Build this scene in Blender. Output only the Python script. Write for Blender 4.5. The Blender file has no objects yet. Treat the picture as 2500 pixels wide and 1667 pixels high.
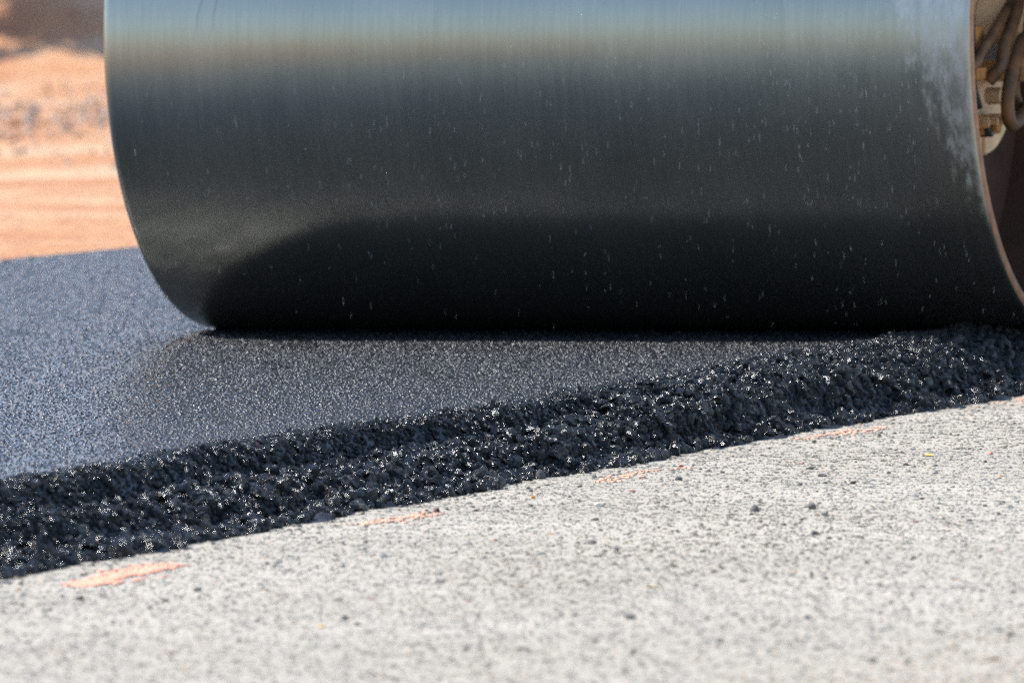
import bpy, bmesh, math, random
import numpy as np
from mathutils import Vector, Matrix

# ------------------------------------------------------------------ camera, sky, sun, exposure
# World frame: X runs along the drum axis, Y along the road, Z up; z = 0 is the compacted asphalt, the drum touches it at Y = 0.
scene = bpy.context.scene
COL = scene.collection
R_DRUM, HALF = 0.70, 1.0735
BASE = -0.113                                   # top of the gravel base course
CAM = Vector((7.3042, -20.71401, 0.97102))
YAW, PITCH, ROLL = -0.35223, 0.04537, -0.01396
FWD = Vector((math.sin(YAW)*math.cos(PITCH), math.cos(YAW)*math.cos(PITCH), -math.sin(PITCH)))
RGT = Vector((math.cos(YAW), -math.sin(YAW), 0.0))
UPV = RGT.cross(FWD)
r2 = RGT*math.cos(ROLL) + UPV*math.sin(ROLL)
u2 = -RGT*math.sin(ROLL) + UPV*math.cos(ROLL)
cam_data = bpy.data.cameras.new('camera')
cam = bpy.data.objects.new('camera', cam_data)
COL.objects.link(cam)
mw = Matrix(((r2.x, u2.x, -FWD.x, CAM.x), (r2.y, u2.y, -FWD.y, CAM.y), (r2.z, u2.z, -FWD.z, CAM.z), (0, 0, 0, 1)))
cam.matrix_world = mw
cam_data.sensor_width = 36.0
cam_data.lens = 22372.97/2500*36.0
cam_data.clip_start = 0.1
cam_data.clip_end = 3000
cam_data.dof.use_dof = True
cam_data.dof.focus_distance = 18.6
cam_data.dof.aperture_fstop = 8.5
scene.camera = cam

SUN = Vector((-0.85, -0.075, 1.0)).normalized()
world = bpy.data.worlds.new('World')
scene.world = world
world.use_nodes = True
wn = world.node_tree
wn.nodes.clear()
sky = wn.nodes.new('ShaderNodeTexSky')
sky.sky_type = 'NISHITA'
sky.sun_disc = False
sky.sun_elevation = math.asin(SUN.z)
sky.sun_rotation = math.atan2(SUN.x, SUN.y)
sky.altitude = 300
sky.air_density = 1.0
sky.dust_density = 0.8
sky.ozone_density = 2.6
bg = wn.nodes.new('ShaderNodeBackground')
bg.inputs['Strength'].default_value = 0.145
wo = wn.nodes.new('ShaderNodeOutputWorld')
wn.links.new(sky.outputs[0], bg.inputs['Color'])
wn.links.new(bg.outputs[0], wo.inputs['Surface'])
sun_data = bpy.data.lights.new('sun', 'SUN')
sun_data.energy = 4.6
sun_data.angle = math.radians(0.53)
sun_data.color = (1.0, 0.97, 0.92)
sun = bpy.data.objects.new('sun', sun_data)
COL.objects.link(sun)
sun.rotation_euler = SUN.to_track_quat('Z', 'Y').to_euler()
sun.location = SUN*30
vs = scene.view_settings
vs.view_transform = 'Standard'
vs.look = 'None'
vs.gamma = 1.0
vs.use_curve_mapping = False
vs.exposure = 1.0
scene.cycles.use_denoising = False
scene.cycles.sample_clamp_indirect = 0.4
scene.cycles.blur_glossy = 1.0

# ------------------------------------------------------------------ helpers
rng = np.random.default_rng(7)
random.seed(7)

def hash2(ix, iy, seed):
    h = (ix.astype(np.int64)*374761393 + iy.astype(np.int64)*668265263 + seed*982451653) & 0xffffffff
    h = ((h ^ (h >> 13))*1274126177) & 0xffffffff
    h = h ^ (h >> 16)
    return (h & 0xffff)/65535.0

def noise2(x, y, seed=0):
    x = np.asarray(x, float); y = np.asarray(y, float)
    ix, iy = np.floor(x), np.floor(y)
    fx, fy = x-ix, y-iy
    fx = fx*fx*(3-2*fx); fy = fy*fy*(3-2*fy)
    a = hash2(ix, iy, seed); b = hash2(ix+1, iy, seed); c = hash2(ix, iy+1, seed); d = hash2(ix+1, iy+1, seed)
    return (a*(1-fx)+b*fx)*(1-fy) + (c*(1-fx)+d*fx)*fy - 0.5

def fbm(x, y, seed=0, octv=4):
    s = 0; a = 1.0
    for k in range(octv):
        s = s + a*noise2(x*2**k, y*2**k, seed+k*17)
        a *= 0.5
    return s

def smooth(a, b, x):
    t = np.clip((x-a)/(b-a), 0, 1)
    return t*t*(3-2*t)

def link(o, parent=None):
    COL.objects.link(o)
    if parent is not None:
        o.parent = parent
    return o

def tag(o, label=None, cat=None, group=None, kind=None):
    if label: o['label'] = label
    if cat: o['category'] = cat
    if group: o['group'] = group
    if kind: o['kind'] = kind
    return o

def mesh_obj(name, verts, faces, mat=None, parent=None, smooth_shade=False):
    me = bpy.data.meshes.new(name)
    me.from_pydata([tuple(v) for v in verts], [], [tuple(f) for f in faces])
    if smooth_shade:
        me.polygons.foreach_set('use_smooth', np.ones(len(me.polygons), bool))
    if mat is not None:
        me.materials.append(mat)
    me.update()
    return link(bpy.data.objects.new(name, me), parent)

def bm_obj(name, bm, mat=None, parent=None, smooth_shade=False):
    me = bpy.data.meshes.new(name)
    bmesh.ops.recalc_face_normals(bm, faces=bm.faces)
    bm.to_mesh(me); bm.free()
    if smooth_shade:
        me.polygons.foreach_set('use_smooth', np.ones(len(me.polygons), bool))
    if mat is not None:
        me.materials.append(mat)
    return link(bpy.data.objects.new(name, me), parent)

def grid_obj(name, xs, ys, Z, mat, smooth_shade=True, XX=None, YY=None):
    nx, ny = len(xs), len(ys)
    if XX is None:
        XX, YY = np.meshgrid(xs, ys)
    co = np.stack([XX, YY, Z], -1).reshape(-1, 3).astype(np.float32)
    i = (np.arange(ny-1)[:, None]*nx + np.arange(nx-1)[None, :]).ravel()
    q = np.stack([i, i+1, i+1+nx, i+nx], -1).astype(np.int32)
    me = bpy.data.meshes.new(name)
    me.vertices.add(len(co)); me.vertices.foreach_set('co', co.ravel())
    me.loops.add(q.size); me.loops.foreach_set('vertex_index', q.ravel())
    me.polygons.add(len(q))
    me.polygons.foreach_set('loop_start', np.arange(0, q.size, 4, dtype=np.int32))
    me.polygons.foreach_set('use_smooth', np.full(len(q), smooth_shade))
    me.update(calc_edges=True)
    me.materials.append(mat)
    return link(bpy.data.objects.new(name, me))

# ---- node material helpers
class NM:
    def __init__(self, name):
        self.m = bpy.data.materials.new(name)
        self.m.use_nodes = True
        self.t = self.m.node_tree
        self.p = self.t.nodes['Principled BSDF']
        self.out = self.t.nodes['Material Output']
    def n(self, typ, **kw):
        nd = self.t.nodes.new(typ)
        for k, v in kw.items():
            setattr(nd, k, v)
        return nd
    def l(self, a, b):
        self.t.links.new(a, b)
    def set(self, **kw):
        for k, v in kw.items():
            self.p.inputs[k.replace('_', ' ')].default_value = v
    def coord(self, kind='Object'):
        return self.n('ShaderNodeTexCoord').outputs[kind]
    def mapping(self, vec, scale):
        m = self.n('ShaderNodeMapping')
        m.inputs['Scale'].default_value = scale
        self.l(vec, m.inputs['Vector'])
        return m.outputs[0]
    def noise(self, vec, scale, detail=4, rough=0.55):
        nd = self.n('ShaderNodeTexNoise')
        nd.inputs['Scale'].default_value = scale
        nd.inputs['Detail'].default_value = detail
        nd.inputs['Roughness'].default_value = rough
        if vec is not None: self.l(vec, nd.inputs['Vector'])
        return nd.outputs['Fac']
    def ramp(self, fac, stops):
        r = self.n('ShaderNodeValToRGB')
        e = r.color_ramp.elements
        while len(e) < len(stops): e.new(0.5)
        for i, (p, c) in enumerate(stops):
            e[i].position = p
            e[i].color = (c, c, c, 1) if isinstance(c, (int, float)) else (*c, 1)
        self.l(fac, r.inputs['Fac'])
        return r.outputs['Color']
    def math(self, op, a, b=None, clamp=False):
        nd = self.n('ShaderNodeMath', operation=op, use_clamp=clamp)
        for k, v in enumerate((a, b)):
            if v is None: continue
            if isinstance(v, (int, float)): nd.inputs[k].default_value = v
            else: self.l(v, nd.inputs[k])
        return nd.outputs[0]
    def vmath(self, op, a, b=None, scale=None):
        nd = self.n('ShaderNodeVectorMath', operation=op)
        for k, v in enumerate((a, b)):
            if v is None: continue
            if isinstance(v, tuple): nd.inputs[k].default_value = v
            else: self.l(v, nd.inputs[k])
        if scale is not None: nd.inputs['Scale'].default_value = scale
        return nd.outputs[0]
    def mix(self, fac, a, b, blend='MIX'):
        nd = self.n('ShaderNodeMix', data_type='RGBA', blend_type=blend)
        for s, v in (('Factor', fac), ('A', a), ('B', b)):
            sock = [x for x in nd.inputs if x.name == s and x.type == ('VALUE' if s == 'Factor' else 'RGBA')][0]
            if isinstance(v, (int, float)): sock.default_value = v
            elif isinstance(v, tuple): sock.default_value = (*v, 1)
            else: self.l(v, sock)
        return [x for x in nd.outputs if x.type == 'RGBA'][0]
    def bump(self, h, strength=0.5, dist=0.002, normal=None):
        b = self.n('ShaderNodeBump')
        b.inputs['Strength'].default_value = strength
        b.inputs['Distance'].default_value = dist
        self.l(h, b.inputs['Height'])
        if normal is not None: self.l(normal, b.inputs['Normal'])
        return b.outputs[0]

def simple_mat(name, col, rough=0.6, metal=0.0, var=0.35, scale=14, bump=0.15, dirt=None, dirt_amt=0.5):
    k = NM(name)
    co = k.coord()
    f = k.noise(co, scale, 6, 0.62)
    a = tuple(c*(1-var) for c in col); b = tuple(min(1, c*(1+var)) for c in col)
    c = k.ramp(f, [(0.3, a), (0.7, b)])
    if dirt:
        g = k.noise(co, scale*0.6, 8, 0.7)
        c = k.mix(k.ramp(g, [(0.5-dirt_amt*0.35, 0.0), (0.75, 0.9)]), c, dirt)
    k.l(c, k.p.inputs['Base Color'])
    k.set(Roughness=rough, Metallic=metal)
    k.l(k.bump(f, bump, 0.004), k.p.inputs['Normal'])
    return k.m

# ------------------------------------------------------------------ materials
def make_steel():
    k = NM('rolled_steel')
    co = k.coord()
    sep = k.n('ShaderNodeSeparateXYZ'); k.l(co, sep.inputs[0])
    ang = k.math('ARCTAN2', sep.outputs['Y'], sep.outputs['Z'])
    arc = k.math('MULTIPLY', ang, R_DRUM)
    cmb = k.n('ShaderNodeCombineXYZ')
    k.l(sep.outputs['X'], cmb.inputs[0]); k.l(arc, cmb.inputs[1])
    v = cmb.outputs[0]
    fine = k.noise(k.mapping(v, (260, 7, 1)), 1.0, 3, 0.6)             # scoring round the drum
    mid = k.noise(k.mapping(v, (46, 3.0, 1)), 1.0, 4, 0.6)
    blot = k.noise(k.mapping(v, (3.2, 2.2, 1)), 1.0, 5, 0.6)
    bandy = k.noise(k.mapping(v, (0.9, 9.0, 1)), 1.0, 3, 0.5)
    s = k.math('ADD', k.math('MULTIPLY', fine, 0.35), k.math('MULTIPLY', mid, 0.2))
    s = k.math('ADD', s, k.math('MULTIPLY', blot, 0.35))
    s = k.math('ADD', s, k.math('MULTIPLY', bandy, 0.12))
    steel = k.ramp(s, [(0.34, (0.218, 0.224, 0.196)), (0.52, (0.275, 0.281, 0.248)), (0.70, (0.338, 0.340, 0.305))])
    # dried mineral film spreading from the right end: wide on the upper front, tapering down the edge
    lim = k.math('ADD', k.math('MULTIPLY', sep.outputs['Z'], -0.36), 0.905)
    d = k.math('SUBTRACT', sep.outputs['X'], lim)
    spk = k.noise(k.mapping(v, (44, 15, 1)), 1.0, 5, 0.7)
    edge = k.math('ADD', d, k.math('MULTIPLY', k.math('SUBTRACT', spk, 0.5), 0.26))
    wide = k.ramp(edge, [(0.0, 0.0), (0.05, 1.0)])
    speck = k.ramp(spk, [(0.42, 0.25), (0.62, 1.0)])
    film = k.math('MULTIPLY', wide, speck)
    front = k.ramp(k.math('MULTIPLY', sep.outputs['Y'], -1.0), [(0.2, 0.0), (0.5, 1.0)])
    film = k.math('MULTIPLY', k.math('MULTIPLY', film, front), 0.58)
    col = k.mix(film, steel, (0.44, 0.455, 0.46))
    # two dark scratches slanting up the left front
    wig = k.math('MULTIPLY', k.math('SUBTRACT', k.noise(v, 9, 2), 0.5), 0.03)
    scr = None
    for x0, sl in ((-0.845, 0.20), (-0.802, 0.17)):
        line = k.math('SUBTRACT', sep.outputs['X'], k.math('ADD', k.math('MULTIPLY', sep.outputs['Z'], sl), x0))
        line = k.math('ABSOLUTE', k.math('ADD', line, wig))
        f = k.ramp(line, [(0.0, 1.0), (0.0045, 0.0)])
        scr = f if scr is None else k.math('MAXIMUM', scr, f)
    scr = k.math('MULTIPLY', scr, k.ramp(sep.outputs['Z'], [(0.0, 0.0), (0.06, 0.40)]))
    scr = k.math('MULTIPLY', scr, front)
    col = k.mix(scr, col, (0.10, 0.10, 0.10))
    k.l(col, k.p.inputs['Base Color'])
    k.l(k.math('SUBTRACT', 0.91, k.math('MULTIPLY', film, 0.5)), k.p.inputs['Metallic'])
    rgh = k.math('ADD', k.math('ADD', k.math('MULTIPLY', mid, 0.06), k.math('MULTIPLY', blot, 0.14)), 0.205)
    k.l(k.math('ADD', rgh, k.math('MULTIPLY', film, 0.25)), k.p.inputs['Roughness'])
    k.set(Anisotropic=0.55)
    k.p.inputs['Anisotropic Rotation'].default_value = 0.25
    tan = k.n('ShaderNodeTangent', direction_type='RADIAL', axis='X')
    k.l(tan.outputs[0], k.p.inputs['Tangent'])
    k.l(k.bump(k.math('ADD', fine, k.math('MULTIPLY', mid, 1.0)), 0.05, 0.0006), k.p.inputs['Normal'])
    return k.m

def make_asphalt():
    k = NM('rolled_asphalt')
    co = k.coord()
    sep = k.n('ShaderNodeSeparateXYZ'); k.l(co, sep.inputs[0])
    nb = k.noise(co, 1.3, 4)
    fines = k.noise(co, 240, 3, 0.7)
    col = k.ramp(fines, [(0.3, (0.007, 0.0075, 0.009)), (0.75, (0.016, 0.017, 0.020))])
    k.l(col, k.p.inputs['Base Color'])
    # every stone chip in the mat is a facet with a tilt of its own
    def facet(scale, amt):
        vo = k.n('ShaderNodeTexVoronoi', feature='F1')
        vo.inputs['Scale'].default_value = scale
        k.l(co, vo.inputs['Vector'])
        d = k.vmath('SUBTRACT', vo.outputs['Color'], (0.5, 0.5, 0.5))
        return k.vmath('MULTIPLY', d, (amt, amt, 0.0)), vo.outputs['Color'], vo.outputs['Distance']
    f1, c1, d1 = facet(95, 0.22)
    f2, c2, d2 = facet(210, 0.12)
    geo = k.n('ShaderNodeNewGeometry')
    b = k.bump(k.math('ADD', fines, k.math('MULTIPLY', d1, -1.2)), 0.18, 0.0008)
    n = k.vmath('ADD', b, k.vmath('ADD', f1, f2))
    k.l(k.vmath('NORMALIZE', n), k.p.inputs['Normal'])
    sc = k.n('ShaderNodeSeparateColor'); k.l(c1, sc.inputs[0])
    k.l(k.ramp(sc.outputs['Blue'], [(0.0, 0.12), (0.5, 0.17), (1.0, 0.24)]), k.p.inputs['Roughness'])
    k.set(IOR=1.55)
    k.p.inputs['Specular IOR Level'].default_value = 0.38
    return k.m

def tint_material(name, rough, bump_s, spec=0.5, ior=1.5, scale=160, var=0.25):
    k = NM(name)
    at = k.n('ShaderNodeAttribute', attribute_type='INSTANCER', attribute_name='tint')
    f = k.noise(k.coord(), 2.2, 4, 0.7)
    c = k.mix(1.0, at.outputs['Color'], k.ramp(f, [(0.25, 1-var), (0.75, 1.0)]), 'MULTIPLY')
    k.l(c, k.p.inputs['Base Color'])
    k.set(Roughness=rough, IOR=ior)
    k.l(k.bump(f, bump_s, 0.25), k.p.inputs['Normal'])
    return k.m

def make_gravel_bed():
    k = NM('gravel_base')
    co = k.coord()
    f = k.noise(co, 55, 5, 0.7)
    g = k.noise(co, 1.6, 4, 0.6)
    vo = k.n('ShaderNodeTexVoronoi'); vo.inputs['Scale'].default_value = 150
    k.l(co, vo.inputs['Vector'])
    sc = k.n('ShaderNodeSeparateColor'); k.l(vo.outputs['Color'], sc.inputs[0])
    c = k.ramp(sc.outputs['Red'], [(0.0, (0.256, 0.240, 0.202)), (0.5, (0.290, 0.273, 0.231)), (1.0, (0.318, 0.300, 0.256))])
    c = k.mix(k.ramp(g, [(0.45, 0.0), (0.7, 0.55)]), c, (0.40, 0.37, 0.32))
    # a patch of orange clay tracked onto the stone
    d = k.vmath('DISTANCE', k.vmath('MULTIPLY', co, (1.0, 0.38, 0.0)), (3.42, -3.15, 0.0))
    c = k.mix(k.math('MULTIPLY', k.ramp(d, [(0.05, 0.85), (0.60, 0.0)]), k.ramp(f, [(0.35, 0.2), (0.6, 1.0)])), c, (0.46, 0.30, 0.17))
    k.l(c, k.p.inputs['Base Color'])
    k.set(Roughness=0.9)
    k.l(k.bump(k.math('ADD', f, vo.outputs['Distance']), 0.45, 0.0025), k.p.inputs['Normal'])
    return k.m

def make_dirt():
    k = NM('orange_dirt')
    co = k.coord()
    a = k.noise(co, 0.55, 6, 0.65)
    b = k.noise(co, 2.6, 6, 0.7)
    c = k.ramp(a, [(0.30, (0.38, 0.135, 0.050)), (0.46, (0.53, 0.25, 0.110)), (0.68, (0.66, 0.43, 0.26))])
    c = k.mix(k.ramp(b, [(0.5, 0.0), (0.72, 0.7)]), c, (0.34, 0.115, 0.05))
    k.l(c, k.p.inputs['Base Color'])
    k.set(Roughness=0.95)
    k.l(k.bump(k.math('ADD', b, k.noise(co, 14, 5, 0.7)), 0.8, 0.12), k.p.inputs['Normal'])
    return k.m

M = dict(
    steel=make_steel(), asphalt=make_asphalt(), bitumen=simple_mat('loose_bitumen', (0.007, 0.0075, 0.009), 0.45, 0.0, 0.3, 90, 0.6), bed=make_gravel_bed(), dirt=make_dirt(),
    crumb=tint_material('bitumen_coated_stone', 0.20, 0.45, ior=1.5, var=0.3),
    chip=tint_material('asphalt_chip', 0.29, 0.2, ior=1.6, var=0.3),
    gravel=tint_material('crushed_stone', 0.85, 0.5),
    rim=simple_mat('rusty_rim', (0.34, 0.175, 0.095), 0.65, 0.25, 0.35, 30),
    inner=simple_mat('rusty_inside', (0.060, 0.026, 0.014), 0.85, 0.0, 0.5, 9, dirt=(0.10, 0.045, 0.024), dirt_amt=0.3),
    cream=simple_mat('cream_paint', (0.84, 0.56, 0.30), 0.55, 0.0, 0.12, 10, dirt=(0.34, 0.19, 0.10), dirt_amt=0.25),
    ochre=simple_mat('clay_covered_steel', (0.42, 0.185, 0.050), 0.75, 0.0, 0.35, 22),
    hose=simple_mat('clay_covered_hose', (0.24, 0.105, 0.034), 0.7, 0.0, 0.6, 18, dirt=(0.045, 0.030, 0.022), dirt_amt=0.6),
    rubber=simple_mat('dusty_rubber', (0.065, 0.036, 0.019), 0.6, 0.0, 0.5, 26, dirt=(0.30, 0.14, 0.05), dirt_amt=0.4),
    black=simple_mat('black_steel', (0.03, 0.03, 0.03), 0.5, 0.0, 0.3, 20),
    zinc=simple_mat('zinc_fitting', (0.42, 0.41, 0.40), 0.45, 0.6, 0.2, 20),
    rust=simple_mat('rust_streak', (0.50, 0.24, 0.08), 0.8, 0.0, 0.3, 30),
    yellow=simple_mat('machine_paint', (0.55, 0.30, 0.03), 0.4, 0.0, 0.12, 6, dirt=(0.34, 0.19, 0.10), dirt_amt=0.15),
)

# ------------------------------------------------------------------ setting: ground, gravel base course, asphalt mat
def edge_top(Y):
    return 0.895 + 0.05*noise2(Y*0.9, 3.1, 5)+0.03*noise2(Y*3.7, 1.7, 6)
def edge_foot(Y):
    return 1.150 + 0.04*noise2(Y*1.7, 9.3, 8)+0.04*noise2(Y*6.0, 4.4, 9)
def mat_z(X, Y):
    """height of the asphalt: flat, then a loose steep edge that steps down over a lower ledge part of the way along"""
    X = np.asarray(X, float); Y = np.asarray(Y, float)
    t, f = edge_top(Y), edge_foot(Y)
    u = np.clip((X-t)/(f-t), 0, 1.4)
    w = np.clip(u + 0.16*fbm(Y*3.1, X*2.0, 23, 3)*smooth(0, .15, u)*(1-smooth(.85, 1.0, u)), 0, 1.4)
    steep = np.interp(w, [0, .10, .28, .50, .72, 1, 1.4], [0, .06, .42, .52, .90, 1, 1.25])
    ledge = np.interp(w, [0, .06, .20, .68, .86, 1, 1.4], [0, .06, .48, .57, .93, 1, 1.25])
    round_ = np.interp(w, [0, .20, .50, .68, .88, 1, 1.4], [0, .05, .17, .30, .90, 1, 1.25])
    wl = smooth(-6.0, -4.9, Y)*(1-smooth(-3.6, -2.6, Y))
    wr = smooth(-3.6, -2.4, Y)
    sh = steep*(1-wl-wr) + ledge*wl + round_*wr
    rough = smooth(-0.15, 0.12, X-t)
    lump = 0.026*fbm(X*13, Y*9, 31, 3)*rough + 0.018*noise2(X*40, Y*28, 12)*rough
    crest = 0.008*np.exp(-((X-t+0.03)/0.09)**2)*smooth(-3.0, -1.0, Y)
    return BASE*sh*1.02 + lump*(u < 1.3) + crest

def bed_z(X, Y):
    return BASE - 0.004 + 0.006*fbm(X*2.2, Y*2.2, 41, 3) + 0.0035*fbm(np.asarray(X)*30, np.asarray(Y)*30, 44, 2)

def rel(X, Y):
    """distance along and across the view on the ground plan (only used to lay out the far bank and the density of stones)"""
    h = np.array([math.sin(YAW), math.cos(YAW)])
    dx, dy = np.asarray(X)-CAM.x, np.asarray(Y)-CAM.y
    return dx*h[0]+dy*h[1], dx*h[1]-dy*h[0]

def ground_z(X, Y):
    X = np.asarray(X, float); Y = np.asarray(Y, float)
    base = -0.14 + 0.085*smooth(-3.3, -4.2, X)
    base = base + (0.011*fbm(X*0.8, Y*0.8, 51, 4) + 0.006*fbm(X*5, Y*5, 52, 3))*smooth(-3.6, -4.6, X)
    t, s = rel(X, Y)
    bank = smooth(54, 62, t + 2.0*noise2(s*0.25, 0.5, 61))*0.25 + np.clip(t-60, 0, 45)*0.16
    bank = bank + smooth(54, 70, t)*(0.55*fbm(X*0.35, Y*0.35, 71, 5) + 0.30*fbm(X*1.6, Y*1.6, 72, 3) + 0.07*fbm(X*4.5, Y*4.5, 73, 2))
    on = smooth(-4.5, -9.0, X)
    far = 0.9*fbm(X*0.02, Y*0.02, 81, 4)*smooth(60, 200, np.hypot(X, Y))
    return base + bank*on + far

def axis(*segs):
    out = []
    for a, b, st in segs:
        n = max(1, int(round((b-a)/st)))
        out.append(np.linspace(a, b, n, endpoint=False))
    out.append([segs[-1][1]])
    return np.concatenate(out)

gx = axis((-900, -160, 20), (-160, -60, 1.2), (-60, -14, 0.25), (-14, -3.2, 0.12), (-3.2, 10, 1.2), (10, 60, 4), (60, 900, 30))
gy = axis((-900, -60, 30), (-60, -12, 3), (-12, 20, 0.4), (20, 50, 0.2), (50, 110, 0.25), (110, 160, 1.5), (160, 900, 25))
GX, GY = np.meshgrid(gx, gy)
tag(grid_obj('ground', gx, gy, ground_z(GX, GY), M['dirt']), kind='structure',
    label='bare orange dirt rising to a bank behind the road')

bx = axis((0.8, 4.6, 0.02), (4.6, 9.6, 0.25))
by = axis((-60, -10, 0.5), (-10, 1.5, 0.022), (1.5, 60, 0.5))
BX, BY = np.meshgrid(bx, by)
tag(grid_obj('gravel_base', bx, by, bed_z(BX, BY), M['bed']), kind='structure',
    label='pale compacted gravel base beside the new asphalt')

mx = axis((-3.56, -0.5, 0.06), (-0.5, 0.82, 0.03), (0.82, 1.28, 0.008))
my = axis((-40, -9.5, 0.5), (-9.5, 0.6, 0.013), (0.6, 7, 0.05), (7, 60, 0.8))
MX, MY = np.meshgrid(mx, my)
MZ = mat_z(MX, MY)
MZ = np.where(MX < -3.50, MZ-0.03*(-3.50-MX)/0.06, MZ)
MXX = MX + np.where(MX < -3.3, 0.03*noise2(MY*1.5, 0.3, 91), 0)
road = grid_obj('asphalt_road', mx, my, MZ, M['asphalt'], XX=MXX, YY=MY)
road.data.materials.append(M['bitumen'])
qx = 0.25*(MX[:-1, :-1]+MX[1:, 1:]+MX[1:, :-1]+MX[:-1, 1:]); qy = 0.5*(MY[:-1, :-1]+MY[1:, 1:])
road.data.polygons.foreach_set('material_index', (qx > edge_top(qy)-0.02).astype(np.int32).ravel())
tag(road, kind='structure',
    label='freshly rolled black asphalt mat with a rough loose edge')

# ------------------------------------------------------------------ stones: templates, scatterer
def stone_mesh(name, seed, sub=2, cuts=9, flat=1.0, smooth_shade=False, lo=0.55):
    r = random.Random(seed)
    bm = bmesh.new()
    bmesh.ops.create_icosphere(bm, subdivisions=sub, radius=1.0)
    planes = []
    for i in range(cuts):
        v = Vector((r.gauss(0, 1), r.gauss(0, 1), r.gauss(0, 1))).normalized()
        planes.append((v, r.uniform(lo, 0.85)))
    for v in bm.verts:
        for nrm, d in planes:
            s = v.co.dot(nrm)
            if s > d:
                v.co -= nrm*(s-d)
        v.co *= 1+r.uniform(-0.05, 0.05)
        v.co.z *= flat
    me = bpy.data.meshes.new(name)
    bm.to_mesh(me); bm.free()
    if smooth_shade:
        me.polygons.foreach_set('use_smooth', np.ones(len(me.polygons), bool))
    return me

TEMPL = {}
def templates(key, mat, n=8, **kw):
    c = bpy.data.collections.new('templates_'+key)
    for i in range(n):
        me = stone_mesh('stone_shape', 100+i*7+len(key), **kw)
        me.materials.append(mat)
        c.objects.link(bpy.data.objects.new('stone_shape', me))
    TEMPL[key] = c
    return c
templates('gravel', M['gravel'], sub=1, cuts=6)
templates('crumb', M['crumb'], sub=2, cuts=15, lo=0.42)
templates('chip', M['chip'], sub=1, cuts=5, smooth_shade=True)

def scatter(name, P, size, flat, tint, key, label, rot_full=True):
    n = len(P)
    me = bpy.data.meshes.new(name)
    me.vertices.add(n)
    me.vertices.foreach_set('co', P.astype(np.float32).ravel())
    rot = rng.uniform(0, 2*math.pi, (n, 3))
    if not rot_full:
        rot[:, :2] = rng.normal(0, 0.3, (n, 2))
    sc = np.stack([size*rng.uniform(0.85, 1.25, n), size*rng.uniform(0.75, 1.1, n), size*flat], -1)
    for nm, arr in (('rot', rot), ('scl', sc)):
        a = me.attributes.new(nm, 'FLOAT_VECTOR', 'POINT'); a.data.foreach_set('vector', arr.astype(np.float32).ravel())
    a = me.attributes.new('tint', 'FLOAT_COLOR', 'POINT')
    a.data.foreach_set('color', np.concatenate([tint, np.ones((n, 1))], 1).astype(np.float32).ravel())
    a = me.attributes.new('pick', 'INT', 'POINT'); a.data.foreach_set('value', rng.integers(0, 8, n).astype(np.int32))
    ob = link(bpy.data.objects.new(name, me))
    tag(ob, label, kind='stuff')
    g = bpy.data.node_groups.new('scatter_'+name, 'GeometryNodeTree')
    g.interface.new_socket('Geometry', in_out='INPUT', socket_type='NodeSocketGeometry')
    g.interface.new_socket('Geometry', in_out='OUTPUT', socket_type='NodeSocketGeometry')
    N = g.nodes
    gi, go = N.new('NodeGroupInput'), N.new('NodeGroupOutput')
    ci = N.new('GeometryNodeCollectionInfo'); ci.inputs['Collection'].default_value = TEMPL[key]
    ci.inputs['Separate Children'].default_value = True; ci.inputs['Reset Children'].default_value = True
    ip = N.new('GeometryNodeInstanceOnPoints'); ip.inputs['Pick Instance'].default_value = True
    def named(nm, dt):
        nd = N.new('GeometryNodeInputNamedAttribute'); nd.data_type = dt; nd.inputs['Name'].default_value = nm
        return nd.outputs['Attribute']
    e2r = N.new('FunctionNodeEulerToRotation')
    L = g.links.new
    L(gi.outputs[0], ip.inputs['Points']); L(ci.outputs[0], ip.inputs['Instance'])
    L(named('pick', 'INT'), ip.inputs['Instance Index'])
    L(named('rot', 'FLOAT_VECTOR'), e2r.inputs[0]); L(e2r.outputs[0], ip.inputs['Rotation'])
    L(named('scl', 'FLOAT_VECTOR'), ip.inputs['Scale'])
    L(ip.outputs[0], go.inputs[0])
    md = ob.modifiers.new('scatter', 'NODES'); md.node_group = g
    return ob

# paint dashes: (Y start, Y end, X at start, X at end, width)
DASH = [(-6.66, -6.20, 1.375, 1.366, 0.066), (-5.20, -4.82, 1.312, 1.318, 0.058), (-3.90, -3.45, 1.305, 1.312, 0.058),
        (-2.45, -1.95, 1.252, 1.258, 0.058), (-1.10, -0.62, 1.270, 1.258, 0.058)]

def gravel_tints(n):
    v = np.clip(rng.normal(0.280, 0.028, n), 0.10, 0.48)
    warm = rng.normal(0, 0.018, n)
    t = np.stack([v*(1.05+warm), v*(0.995), v*(0.84-warm)], -1)
    k = rng.random(n)
    t[k < 0.022] *= 0.5
    t[(k > 0.045) & (k < 0.056)] = (0.50, 0.30, 0.14)
    t[(k > 0.056) & (k < 0.060)] = (0.45, 0.16, 0.09)
    t[(k > 0.060) & (k < 0.12)] *= (0.80, 0.87, 0.98)
    return t

def in_view(X, Y, margin):
    t, s = rel(X, Y)
    return np.abs(s) < 0.0562*t + margin

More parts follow.
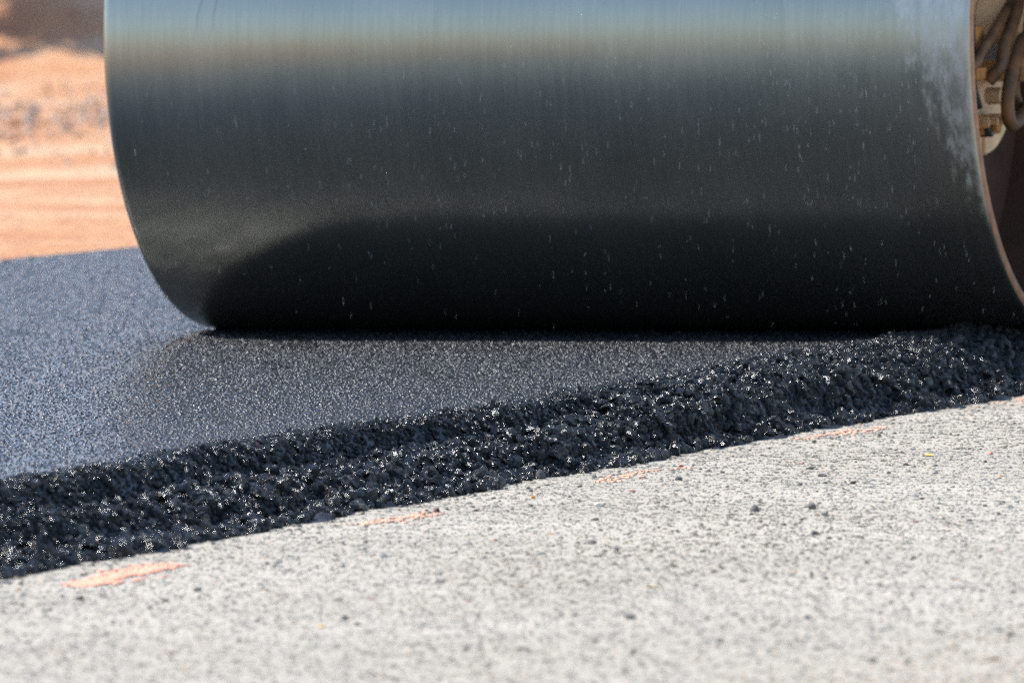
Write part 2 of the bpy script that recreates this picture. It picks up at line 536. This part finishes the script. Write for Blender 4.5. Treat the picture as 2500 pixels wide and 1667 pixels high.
# gravel on the base course: dense where the photograph looks, thinner round about
n = 760000
X = rng.uniform(0.95, 5.0, n); Y = rng.uniform(-10.4, 6.0, n)
t, s = rel(X, Y)
keep = rng.random(n) < np.clip(1-(np.abs(s)-(0.0562*t+0.25))/1.6, 0.0, 1)*(1-0.8*smooth(1.0, 6.0, Y))
keep &= X > edge_foot(Y)-0.06
X, Y = X[keep], Y[keep]; n = len(X)
size = np.clip(rng.lognormal(math.log(0.0023), 0.45, n), 0.0011, 0.0085)
T = gravel_tints(n)
big = rng.random(n) < 0.004 + 0.045*np.exp(-(X-edge_foot(Y))/0.10)
size[big] = rng.uniform(0.0035, 0.0068, big.sum())
T[big] *= rng.uniform(0.25, 1.0, (big.sum(), 1))
patch = fbm(X*1.9, Y*0.75, 201, 4)
T *= (1 + 0.10*patch - 0.22*smooth(.12, .5, -patch))[:, None]*np.stack([np.ones(n), 1-0.03*smooth(0, .5, patch*-1), 1-0.10*smooth(0, .5, patch*-1)], -1)
for y0, y1, x0, x1, w in DASH:
    u = (Y-y0)/(y1-y0)
    d = np.abs(X-(x0+(x1-x0)*u)+0.012*noise2(Y*9, 2.0, 77))/(w*0.6)
    hit = (u > -0.05) & (u < 1.05) & (rng.random(n) < (0.34 if w > .07 else 0.20)*np.exp(-d**2))
    T[hit] = np.array((0.64, 0.32, 0.20))*rng.uniform(0.8, 1.1, (hit.sum(), 1))
cl = np.hypot((X-3.42), (Y+8.3)*0.38)
hit = (cl < 0.6) & (rng.random(n) < 0.75*(1-cl/0.6))
T[hit] *= (1.02, 0.76, 0.50)
cl = np.hypot((X-1.92), (Y+5.7)*0.30)+0.12*fbm(X*6, Y*3, 207, 3)
hit = (cl < 0.40) & (rng.random(n) < 0.55*(1-cl/0.40))
T[hit] *= (0.84, 0.76, 0.64)
P = np.stack([X, Y, bed_z(X, Y)-size*np.where(big, 0.0, 0.26)], -1)
scatter('gravel', P, size, rng.uniform(0.5, 0.85, n), T, 'gravel', 'loose pale gravel chips covering the base course', rot_full=False)
print('gravel', n)

# loose asphalt: coated stones heaped on the edge of the mat, thinning onto the rolled surface
n = 220000
Y = np.where(rng.random(n) < 0.66, rng.uniform(-9.6, 0.7, n), rng.uniform(0.7, 14.0, n))
t, f = edge_top(Y), edge_foot(Y)
u = rng.uniform(-0.75, 1.10, n)
X = t+(f-t)*u
keep = in_view(X, Y, 0.4) | (Y > 0.7)
keep &= rng.random(n) < np.clip(1.0+u/0.7, 0.02, 1)**2.0*np.where(u > 1.0, 0.4, 1.0)
X, Y, u = X[keep], Y[keep], u[keep]; n = len(X)
size = np.clip(rng.lognormal(math.log(0.0058), 0.50, n), 0.0016, 0.0165)
size *= np.interp(u, [-0.5, 0, 0.5, 1.05], [0.55, 0.8, 1.0, 1.25])
lift = rng.uniform(-0.5, 0.75, n)*np.interp(u, [-0.5, -0.1, 0.25, 1], [0.0, 0.35, 1, 1]) - np.interp(u, [-0.7, -0.05], [0.8, 0])
Z = mat_z(X, Y) + size*lift
Z = np.maximum(Z, bed_z(X, Y)+size*0.35)
v = np.clip(rng.normal(0.004, 0.0015, n), 0.0015, 0.010)
T = np.stack([v*0.95, v, v*1.12], -1)
k = rng.random(n) < 0.012
T[k] = np.array((0.07, 0.062, 0.052))*rng.uniform(0.4, 1.3, (k.sum(), 1))
scatter('loose_asphalt', np.stack([X, Y, Z], -1), size, rng.uniform(0.8, 1.05, n), T, 'crumb',
        'glistening black loose asphalt stones heaped along the edge of the mat')
print('loose', n)

# stone faces standing a hair proud of the rolled mat
n = 520000
X = rng.uniform(-3.5, 0.92, n); Y = rng.uniform(-7.5, 6.0, n)
keep = in_view(X, Y, 0.2) & (rng.random(n) < np.interp(Y, [-9, 0, 6], [1, 0.9, 0.6])) & ((Y < 0.3) | (X < 0.1))
X, Y = X[keep], Y[keep]; n = len(X)
size = np.clip(rng.lognormal(math.log(0.0042), 0.32, n), 0.002, 0.009)
v = np.clip(rng.normal(0.013, 0.006, n), 0.004, 0.04)*(1+0.35*fbm(X*1.2, Y*0.7, 211, 3))
T = np.stack([v*0.93, v, v*1.20], -1)
scatter('asphalt_chips', np.stack([X, Y, mat_z(X, Y)-size*0.34], -1), size, np.full(n, 0.70), T, 'chip',
        'small bitumen coated chips set into the rolled asphalt surface', rot_full=False)
print('chips', n)

# grey rubble strewn in a strip at the foot of the dirt bank
n = 9000
t = rng.normal(51, 3.8, n); s = rng.uniform(-7.5, 3.0, n)
h = np.array([math.sin(YAW), math.cos(YAW)])
X = CAM.x + t*h[0] + s*h[1]; Y = CAM.y + t*h[1] - s*h[0]
size = np.clip(rng.lognormal(math.log(0.010), 0.55, n), 0.004, 0.036)
v = np.clip(rng.normal(0.40, 0.10, n), 0.10, 0.65)
T = np.stack([v*1.0, v*0.96, v*0.90], -1)
k = rng.random(n); T[k < 0.4] = np.array((0.46, 0.25, 0.14)); T[k > 0.93] *= 0.3
scatter('rubble', np.stack([X, Y, ground_z(X, Y)+size*0.25], -1), size, rng.uniform(0.5, 0.9, n), T, 'gravel',
        'grey stone rubble strewn along the foot of the orange dirt bank')

# ------------------------------------------------------------------ a tree and a shrub on the bank; their shade reaches into the picture
leaf_m = simple_mat('leaf', (0.055, 0.085, 0.030), 0.6, 0.0, 0.3, 3)
bark_m = simple_mat('bark', (0.16, 0.11, 0.08), 0.9, 0.0, 0.3, 6)
def plant(name, t, s, h, lobes, nleaf, label, cat):
    x = CAM.x + t*math.sin(YAW) + s*math.cos(YAW); y = CAM.y + t*math.cos(YAW) - s*math.sin(YAW)
    root = link(bpy.data.objects.new(name, None))
    root.location = (x, y, float(ground_z(x, y))-.05)
    tag(root, label, cat)
    bm = bmesh.new()
    def limb(a, b, r0, r1):
        a, b = Vector(a), Vector(b); d = (b-a).normalized(); u = d.orthogonal(); w = d.cross(u)
        A = [bm.verts.new(a+r0*(u*math.cos(q)+w*math.sin(q))) for q in np.linspace(0, 2*math.pi, 9)[:-1]]
        B = [bm.verts.new(b+r1*(u*math.cos(q)+w*math.sin(q))) for q in np.linspace(0, 2*math.pi, 9)[:-1]]
        for k in range(8): bm.faces.new((A[k], A[(k+1) % 8], B[(k+1) % 8], B[k]))
    r0 = h*.028
    limb((0, 0, 0), (.03*h, 0, h*.45), r0, r0*.7)
    for lx, ly, lz, lr in lobes:
        limb((.03*h, 0, h*.42), (lx, ly, lz), r0*.55, r0*.12)
    bm_obj('trunk', bm, bark_m, root, True)
    V, F = [], []
    r = np.random.default_rng(int(h*10))
    w = np.array([l[3]**2 for l in lobes]); w /= w.sum()
    for i in range(nleaf):
        lx, ly, lz, lr = lobes[r.choice(len(lobes), p=w)]
        d = r.normal(size=3); d /= np.linalg.norm(d)
        c = np.array((lx, ly, lz))+d*lr*r.uniform(.45, 1.0)*np.array((1, 1, .75))
        a = r.normal(size=3); a /= np.linalg.norm(a); b = np.cross(a, r.normal(size=3)); b /= np.linalg.norm(b)
        L = h*.020*r.uniform(.7, 1.3); k = len(V)
        V += [c-a*L, c+b*L*.45, c+a*L, c-b*L*.45]; F.append((k, k+1, k+2, k+3))
    mesh_obj('crown', V, F, leaf_m, root)
    return root
plant('tree', 62.7, -6.6, 7.6, [(0, 0, 6.0, 1.8), (.7, .5, 5.7, 1.3), (-.6, .4, 6.2, 1.4), (.2, -.5, 5.6, 1.3)], 9000,
      'leafy tree on the orange bank left of the picture', 'tree')
plant('shrub', 60.75, -4.7, 2.0, [(0, 0, 1.3, .55), (.25, .1, 1.0, .38), (-.25, -.1, .9, .42)], 3600,
      'low dense shrub on the orange bank left of the picture', 'shrub')

# ------------------------------------------------------------------ spray-painted dashes on the gravel
pm = simple_mat('marking_paint', (0.78, 0.35, 0.23), 0.75, 0.0, 0.15, 60, 0.3)
pm_faint = simple_mat('worn_marking_paint', (0.56, 0.345, 0.235), 0.8, 0.0, 0.15, 60, 0.3)
DASH_LABEL = ['bold orange spray paint dash on gravel, nearest and leftmost of the dashes',
              'faint orange paint dash beside the dark red stone on the gravel',
              'faint orange paint dash just past the flat black stone, third along the asphalt edge',
              'orange paint dash touching the foot of the loose asphalt, fourth along the edge',
              'orange paint dash cut off by the right side of the picture']
for i, (y0, y1, x0, x1, w) in enumerate(DASH):
    verts, faces = [], []
    m = int((1000 if i == 0 else 200)*(w/0.058)**1.5)
    tt = rng.random(m)
    xx = x0+(x1-x0)*tt + rng.normal(0, w*(0.42 if i == 0 else 0.34), m); yy = y0+(y1-y0)*tt
    dens = fbm(yy*5, xx*30, 130+i, 3)
    for a in range(m):
        if dens[a] < (0.0 if i == 0 else 0.02): continue
        s = rng.uniform(0.003, 0.0075)
        zc = float(bed_z(xx[a], yy[a]))+0.0026
        k0 = len(verts); kk = 6; ph = rng.uniform(0, 6.28)
        for ring, zz in ((1.0, -0.0022), (0.72, 0.0004)):
            for q in range(kk):
                an = ph+q*2*math.pi/kk; rr = s*ring*rng.uniform(0.75, 1.2)
                verts.append((xx[a]+rr*math.cos(an), yy[a]+rr*1.2*math.sin(an), zc+zz*rng.uniform(0.6, 1.3)))
        faces.append(tuple(k0+kk+q for q in range(kk)))
        for q in range(kk):
            faces.append((k0+q, k0+(q+1) % kk, k0+kk+(q+1) % kk, k0+kk+q))
    o = link(bpy.data.objects.new('paint_mark', None))
    o.location = ((x0+x1)/2, (y0+y1)/2, BASE)
    verts = [(p[0]-o.location.x, p[1]-o.location.y, p[2]-BASE) for p in verts]
    mesh_obj('paint_flecks', verts, faces, pm if i == 0 else pm_faint, o)['kind'] = 'stuff'
    tag(o, DASH_LABEL[i], 'paint mark', 'orange spray paint dashes along the asphalt edge')

# ------------------------------------------------------------------ single stones one can point to on the gravel
C_DARK, C_GREY, C_MID, C_CREAM, C_TAN = (0.070, 0.064, 0.056), (0.145, 0.134, 0.118), (0.27, 0.255, 0.22), (0.62, 0.56, 0.46), (0.36, 0.30, 0.22)
C_RED, C_ORANGE, C_YELLOW, C_BROWN, C_BLUE = (0.50, 0.16, 0.10), (0.75, 0.38, 0.10), (0.78, 0.52, 0.14), (0.24, 0.09, 0.035), (0.165, 0.172, 0.168)
STONES = [
 # X, Y, half size, flatness, colour, name, label
 (1.140,-5.375,.0105,.75,C_CREAM,'pebble','smooth cream pebble leaning against the foot of the black asphalt edge'),
 (1.150,-6.386,.0110,.75,C_TAN,'stone','tan stone at the asphalt foot, at the left border of the picture'),
 (1.150,-6.300,.0105,.7,C_TAN,'stone','second tan stone at the asphalt foot, just right of the first'),
 (1.155,-4.815,.0165,.85,C_DARK,'asphalt_crumb','fat black asphalt crumb fallen from the edge, before the second paint dash'),
 (1.300,-4.798,.0100,.7,(0.10,0.035,0.03),'stone','dark red stone lying on the second orange paint dash'),
 (1.244,-4.145,.0055,.8,C_DARK,'pebble','small round black pebble just off the asphalt, left of the third dash'),
 (1.323,-4.071,.0065,.5,C_DARK,'pebble','small flat black pebble below the left end of the third paint dash'),
 (1.344,-4.394,.0055,.9,C_ORANGE,'pebble','tiny bright orange pebble standing alone on pale gravel'),
 (1.670,-5.617,.0085,.5,C_BLUE,'stone','flat blue grey stone in the middle of the gravel left of centre'),
 (1.643,-5.965,.0110,.4,C_BLUE,'stone','wide flat slate grey stone below the second paint dash'),
 (1.312,-3.441,.0070,.7,C_RED,'pebble','red painted pebble at the right tip of the third dash'),
 (1.439,-3.825,.0130,.4,C_DARK,'stone','flat black stone chip right of centre below the third dash'),
 (1.582,-3.435,.0120,.45,C_GREY,'stone','wide grey stone, upper of a pair right of centre near the asphalt'),
 (1.674,-3.638,.0125,.4,C_GREY,'stone','flat grey stone, lower of a pair right of centre near the asphalt'),
 (1.819,-3.893,.0070,.75,C_DARK,'pebble','round dark pebble right of the grey pair'),
 (1.694,-3.008,.0125,.3,C_YELLOW,'stone_chip','flat yellow chip on the gravel at the upper right'),
 (1.968,-4.600,.0115,.9,C_GREY,'stone','jagged grey stone standing upright, left one of two side by side'),
 (2.052,-4.775,.0120,1.0,C_MID,'stone','pale grey upright stone, right one of two side by side'),
 (1.889,-4.693,.0090,.9,C_GREY,'stone','pointed grey stone standing alone left of the upright pair'),
 (2.200,-5.281,.0080,.7,C_DARK,'pebble','dark pebble below the upright pair of stones'),
 (1.787,-2.884,.0065,.6,C_RED,'pebble','small red pebble by the right border above the clay stain'),
 (1.874,-3.210,.0060,.7,C_BLUE,'pebble','small blue grey pebble right of the yellow chip'),
 (1.862,-5.514,.0120,.6,C_GREY,'stone','rough grey stone at the bottom of a cluster near the middle of the gravel'),
 (1.690,-5.010,.0105,.5,C_GREY,'stone','flat grey stone at the middle of the central cluster'),
 (1.550,-4.597,.0155,.6,C_CREAM,'stone','large whitish stone at the top of the central cluster'),
 (1.991,-5.748,.0065,.8,C_DARK,'pebble','black pebble right below the central cluster'),
 (2.521,-6.273,.0065,.9,C_GREY,'pebble','small pointed grey pebble in the lower right gravel'),
 (2.813,-7.178,.0060,.8,C_DARK,'pebble','dark pebble in the pale gravel of the lower right, above the clay stain'),
 (2.344,-6.575,.0130,.2,(0.74,0.44,0.25),'stone_chip','flat pale orange chip lying on white gravel below the middle'),
 (3.330,-7.870,.0125,.3,C_BROWN,'stone_chip','rusty brown chip on the clay stain at the bottom right'),
 (1.895,-5.865,.0085,.4,C_BLUE,'stone','flat slate stone left below the central cluster'),
 (2.529,-7.201,.0120,.4,C_BLUE,'stone','bluish flat stone in the blurred lower middle of the gravel'),
 (3.163,-7.923,.0070,.8,C_DARK,'pebble','dark pebble left of the rusty brown chip'),
 (3.223,-7.437,.0070,.8,C_DARK,'pebble','dark pebble above the rusty brown chip'),
 (1.612,-6.750,.0090,.7,C_GREY,'stone','dark grey stone right below the bold orange dash'),
 (1.655,-6.990,.0075,.6,C_DARK,'pebble','black pebble lower left of the dark grey stone under the bold dash'),
 (1.688,-7.136,.0060,.7,C_DARK,'pebble','smallest black pebble under the bold dash, next to a larger one'),
 (1.485,-6.945,.0095,.5,C_GREY,'stone','flat grey stone straight below the left end of the bold dash'),
 (2.082,-7.286,.0065,.9,C_DARK,'pebble','lone black pebble in the blurred gravel left of the bottom middle'),
 (2.501,-7.866,.0080,.7,C_BLUE,'pebble','blue grey pebble near the bottom edge left of centre'),
 (2.112,-7.467,.0080,.4,C_YELLOW,'pebble','flat yellowish pebble in the blurred lower left gravel'),
 (1.961,-6.534,.0085,.5,C_GREY,'stone','grey stone halfway between the bold dash and the central cluster'),
]
stone_mats = {}
for i, (x, y, s, fl, c, nm, lab) in enumerate(STONES):
    if c not in stone_mats:
        stone_mats[c] = simple_mat('single_stone', c, 0.35 if c == C_DARK else 0.8, 0.0, 0.2, 260, 0.4)
    me = stone_mesh(nm, 900+i, sub=2, cuts=15 if nm != 'pebble' else 9, flat=fl, lo=0.40)
    me.materials.append(stone_mats[c])
    o = link(bpy.data.objects.new(nm, me))
    o.scale = (s*random.uniform(.9, 1.15), s*random.uniform(.8, 1.1), s)
    o.rotation_euler = (random.uniform(-.15, .15), random.uniform(-.15, .15), random.uniform(0, 6.28))
    o.location = (x, y, float(bed_z(x, y)) + s*fl*0.38 + 0.0006)
    tag(o, lab, {'pebble': 'pebble', 'stone': 'stone', 'stone_chip': 'stone chip', 'asphalt_crumb': 'asphalt crumb'}[nm], 'stones lying loose on the gravel')

# ------------------------------------------------------------------ road roller
roller = bpy.data.objects.new('road_roller', None)
link(roller); roller.location = (0, 0, 0)
tag(roller, 'road roller with a wide wet steel drum pressing the new asphalt', 'road roller')

def lathe_x(profile, seg=192, closed=False, mat_ids=None):
    """turn (x, r) points round the X axis"""
    bm = bmesh.new()
    rings = []
    for x, r in profile:
        if r < 1e-6:
            rings.append([bm.verts.new((x, 0, 0))])
        else:
            rings.append([bm.verts.new((x, r*math.cos(2*math.pi*i/seg), r*math.sin(2*math.pi*i/seg))) for i in range(seg)])
    pairs = list(zip(range(len(rings)-1), range(1, len(rings))))
    if closed: pairs.append((len(rings)-1, 0))
    for pi, (a, b) in enumerate(pairs):
        A, B = rings[a], rings[b]
        for i in range(seg):
            j = (i+1) % seg
            if len(A) == 1 and len(B) == 1: continue
            if len(A) == 1: f = bm.faces.new((A[0], B[i], B[j]))
            elif len(B) == 1: f = bm.faces.new((A[i], B[0], A[j]))
            else: f = bm.faces.new((A[i], B[i], B[j], A[j]))
            if mat_ids: f.material_index = mat_ids[pi]
    return bm

H = HALF
prof = [(-H+.0016, R_DRUM-.012), (-H, R_DRUM-.009), (-H+.003, R_DRUM-.004), (-H+.009, R_DRUM-.001), (-H+.018, R_DRUM),
        (H-.018, R_DRUM), (H-.008, R_DRUM-.0012), (H-.003, R_DRUM-.004), (H, R_DRUM-.009), (H, R_DRUM-.026), (H-.004, R_DRUM-.030),
        (H-.34, R_DRUM-.030), (-H+.34, R_DRUM-.030), (-H+.004, R_DRUM-.030), (-H, R_DRUM-.026)]
ids = [0, 0, 0, 0, 0, 0, 0, 1, 1, 1, 2, 2, 2, 1, 1]
drum = bm_obj('drum', lathe_x(prof, 256, True, ids), M['steel'], roller, True)
drum.data.materials.append(M['rim']); drum.data.materials.append(M['inner'])
drum.location = (0, 0, R_DRUM)
drum.data.set_sharp_from_angle(angle=math.radians(40))

def cyl_x(name, x0, x1, r, mat, parent, y=0, z=0, seg=32, bev=.004):
    bm = lathe_x([(x0, 0), (x0, r-bev), (x0+bev, r), (x1-bev, r), (x1, r-bev), (x1, 0)], seg)
    o = bm_obj(name, bm, mat, parent, True)
    o.data.set_sharp_from_angle(angle=math.radians(35))
    o.location = (0, y, z)
    return o

def box(name, lo, hi, mat, parent, bev=.004, rot=None):
    bm = bmesh.new()
    bmesh.ops.create_cube(bm, size=1.0)
    lo, hi = Vector(lo), Vector(hi); c = (lo+hi)/2; d = hi-lo
    for v in bm.verts:
        v.co = Vector((v.co.x*d.x, v.co.y*d.y, v.co.z*d.z))
    if bev: bmesh.ops.bevel(bm, geom=bm.edges[:], offset=bev, segments=2, affect='EDGES', profile=0.5)
    o = bm_obj(name, bm, mat, parent)
    o.location = c
    if rot: o.rotation_euler = rot
    return o

def tube(name, pts, r, mat, parent, seg=12, sub=6):
    pts = [Vector(p) for p in pts]
    q = [pts[0]*2-pts[1]]+pts+[pts[-1]*2-pts[-2]]
    path = []
    for i in range(1, len(q)-2):
        a, b, c, d = q[i-1:i+3]
        for k in range(sub):
            t = k/sub
            path.append(0.5*((2*b)+(c-a)*t+(2*a-5*b+4*c-d)*t*t+(3*b-a-3*c+d)*t**3))
    path.append(pts[-1])
    bm = bmesh.new(); rings = []
    for i, p in enumerate(path):
        tg = (path[min(i+1, len(path)-1)]-path[max(i-1, 0)]).normalized()
        u = tg.orthogonal().normalized() if i == 0 else (u-tg*u.dot(tg)).normalized()
        w = tg.cross(u)
        rings.append([bm.verts.new(p+r*(u*math.cos(2*math.pi*k/seg)+w*math.sin(2*math.pi*k/seg))) for k in range(seg)])
    for A, B in zip(rings, rings[1:]):
        for k in range(seg):
            bm.faces.new((A[k], A[(k+1) % seg], B[(k+1) % seg], B[k]))
    bm.faces.new(rings[0][::-1]); bm.faces.new(rings[-1])
    return bm_obj(name, bm, mat, parent, True)

for sgn in (1, -1):
    b = cyl_x('bulkhead', -0.012, 0.012, R_DRUM-.031, M['inner'], drum, seg=128, bev=.002)
    b.location = (sgn*(H-.31), 0, 0)
Zc = R_DRUM
# drive end seen in the right-hand opening
plate = cyl_x('drive_plate', H-.205, H-.184, .287, M['cream'], roller, 0, Zc, 96)
bolt_bm = lathe_x([(0, 0), (0, .013), (.016, .013), (.018, .011), (.018, 0)], 6)
bolt_me = bpy.data.meshes.new('bolt'); bolt_bm.to_mesh(bolt_me); bolt_bm.free(); bolt_me.materials.append(M['ochre'])
for i in range(12):
    a = math.radians(15+30*i)
    o = link(bpy.data.objects.new('bolt', bolt_me), plate)
    o.location = (H-.184, .235*math.cos(a), .235*math.sin(a))
cyl_x('motor', H-.184, H-.02, .115, M['cream'], roller, .03, Zc, 48)
# rubber isolators between plate and bulkhead, seen round the plate rim
for a in (200, 258, 150):
    y, z = .225*math.cos(math.radians(a)), .225*math.sin(math.radians(a))
    o = cyl_x('isolator', H-.183, H-.150, .024, M['black'] if a == 258 else M['rubber'], roller, y, Zc+z, 24)
    cyl_x('isolator_bolt', H-.150, H-.138, .012, M['ochre'], o, 0, 0, 6, .001)
box('rust_streak', (H-.1838, -.026, .418), (H-.1815, -.006, .498), M['rust'], roller, .0005)
tube('hose', [(H-.10, .02, .84), (H-.10, -.05, .777), (H-.10, -.166, .719), (H-.10, -.295, .661), (H-.10, -.35, .632), (H-.14, -.39, .60)], .012, M['rubber'], roller)
tube('hose', [(H-.08, .0, .86), (H-.08, -.05, .777), (H-.08, -.114, .72), (H-.08, -.18, .671), (H-.08, -.205, .628), (H-.11, -.21, .59)], .015, M['rubber'], roller)
tube('hose', [(H-.06, .03, .79), (H-.06, -.03, .719), (H-.06, -.127, .661), (H-.06, -.205, .584), (H-.06, -.222, .526), (H-.06, -.195, .490), (H-.06, -.127, .500), (H-.06, -.04, .53)], .016, M['hose'], roller)
tube('hose', [(H-.09, .08, .80), (H-.09, .02, .70), (H-.09, -.05, .63), (H-.09, -.07, .56), (H-.09, .0, .50)], .014, M['rubber'], roller)
tube('hydraulic_pipe', [(H-.12, -.33, .80), (H-.12, -.30, .70), (H-.13, -.27, .60), (H-.13, -.22, .53)], .008, M['black'], roller)
box('bracket', (H-.135, -.29, .596), (H-.112, -.005, .624), M['ochre'], roller, .003)
o = box('bracket', (H-.17, -.16, .478), (H-.150, .03, .510), M['ochre'], roller, .003)
for y in (-.13, -.06, .0):
    cyl_x('bolt', .010, .026, .011, M['cream'], o, y+.065, 0, 6, .001)
box('valve_block', (H-.16, -.11, .636), (H-.09, -.055, .675), M['zinc'], roller, .004)
box('valve_block', (H-.17, -.27, .655), (H-.12, -.20, .72), M['ochre'], roller, .004)
cyl_x('hose_fitting', H-.12, H-.06, .026, M['zinc'], roller, -.02, .51, 12, .003)
cyl_x('hose_fitting', H-.14, H-.10, .020, M['cream'], roller, -.13, .555, 12, .003)
# yoke, chassis and rear drum behind and above, outside the picture
for sx in (-1, 1):
    bm = bmesh.new()
    pr = [(-.12, .60), (.10, .58), (.30, .95), (1.25, 1.05), (1.25, 1.50), (-.12, 1.62), (-.18, 1.50), (.05, 1.20), (-.14, .85)]
    A = [bm.verts.new((sx*(H+.04), y, z)) for y, z in pr]; B = [bm.verts.new((sx*(H+.075), y, z)) for y, z in pr]
    bm.faces.new(A); bm.faces.new(B[::-1])
    for k in range(len(pr)):
        bm.faces.new((A[k], A[(k+1) % len(pr)], B[(k+1) % len(pr)], B[k]))
    bm_obj('yoke_arm', bm, M['yellow'], roller)
    cyl_x('axle_hub', -.05 if sx > 0 else -.06, .06 if sx > 0 else .05, .09, M['black'], roller, 0, Zc, 32).location.x = sx*(H-.012)
box('cross_beam', (-H-.038, -.10, 1.50), (H+.038, .14, 1.62), M['yellow'], roller, .01)
tube('spray_bar', [(-H+.05, -.16, 1.50), (0, -.16, 1.50), (H-.05, -.16, 1.50)], .016, M['black'], roller, 10, 2)
box('scraper', (-H+.02, .18, 1.36), (H-.02, .20, 1.50), M['black'], roller, .003)
box('chassis', (-.85, 1.06, .75), (.85, 2.75, 1.65), M['yellow'], roller, .05)
box('water_tank', (-.80, .30, 1.66), (.80, 1.05, 2.05), M['yellow'], roller, .06)
box('seat', (-.25, 1.70, 1.66), (.25, 2.20, 1.85), M['black'], roller, .04)
box('seat_back', (-.25, 2.10, 1.86), (.25, 2.22, 2.40), M['black'], roller, .04)
for sx in (-1, 1):
    for y in (1.15, 2.65):
        tube('canopy_post', [(sx*.8, y, 1.64), (sx*.8, y, 2.3), (sx*.8, y, 2.95)], .035, M['black'], roller, 10, 2)
box('canopy', (-.95, .95, 2.95), (.95, 2.85, 3.03), M['yellow'], roller, .03)
rear = bm_obj('rear_drum', lathe_x(prof, 128, True, ids), M['steel'], roller, True)
rear.data.materials.append(M['rim']); rear.data.materials.append(M['inner'])
rear.location = (0, 3.75, R_DRUM); rear.data.set_sharp_from_angle(angle=math.radians(40))
box('rear_frame', (-H-.05, 2.76, 1.42), (H+.05, 4.1, 1.62), M['yellow'], roller, .03)
for sx in (-1, 1):
    box('rear_arm', (sx*(H+.055)-.02, 3.62, .60), (sx*(H+.055)+.02, 3.88, 1.45), M['yellow'], roller, .006)

# ------------------------------------------------------------------ water falling from the spray bar in front of the drum
wm = NM('water')
wm.set(Base_Color=(0.85, 0.86, 0.87, 1), Roughness=0.08, IOR=1.33)
wm.p.inputs['Transmission Weight'].default_value = 0.8
verts, faces = [], []
nd = 620
xs = np.concatenate([rng.uniform(-0.95, 1.06, nd//3), rng.normal(0.1, 0.35, nd//3), rng.normal(0.80, 0.20, nd//3)])
for x in xs:
    if abs(x) > 1.07: continue
    z = rng.uniform(0.01, 1.0)**0.8*0.85
    yf = -math.sqrt(max(0, R_DRUM**2-(z-R_DRUM)**2))
    y = yf - abs(rng.normal(0, 0.10)) - 0.01 if rng.random() < .6 else rng.uniform(-.85, yf-.01)
    ln, w = rng.uniform(.005, .012), rng.uniform(.00022, .00052)
    tx, ty = rng.normal(0, .08), rng.normal(0, .05)
    k0 = len(verts)
    verts.append((x-tx*ln, y-ty*ln, z-ln))
    for f, rr in ((-.6, .75), (-.1, 1.0), (.5, .6)):
        for q in range(6):
            a = q*math.pi/3
            verts.append((x+tx*ln*f+w*rr*math.cos(a), y+ty*ln*f+w*rr*math.sin(a), z+ln*f))
    verts.append((x+tx*ln, y+ty*ln, z+ln))
    for q in range(6):
        j = (q+1) % 6
        faces.append((k0, k0+1+j, k0+1+q))
        for r_ in (0, 6):
            faces.append((k0+1+r_+q, k0+1+r_+j, k0+7+r_+j, k0+7+r_+q))
        faces.append((k0+13+q, k0+13+j, k0+19))
tag(mesh_obj('water_drops', verts, faces, wm.m, None, True), 'spray water falling in fine drops before the steel drum', kind='stuff')
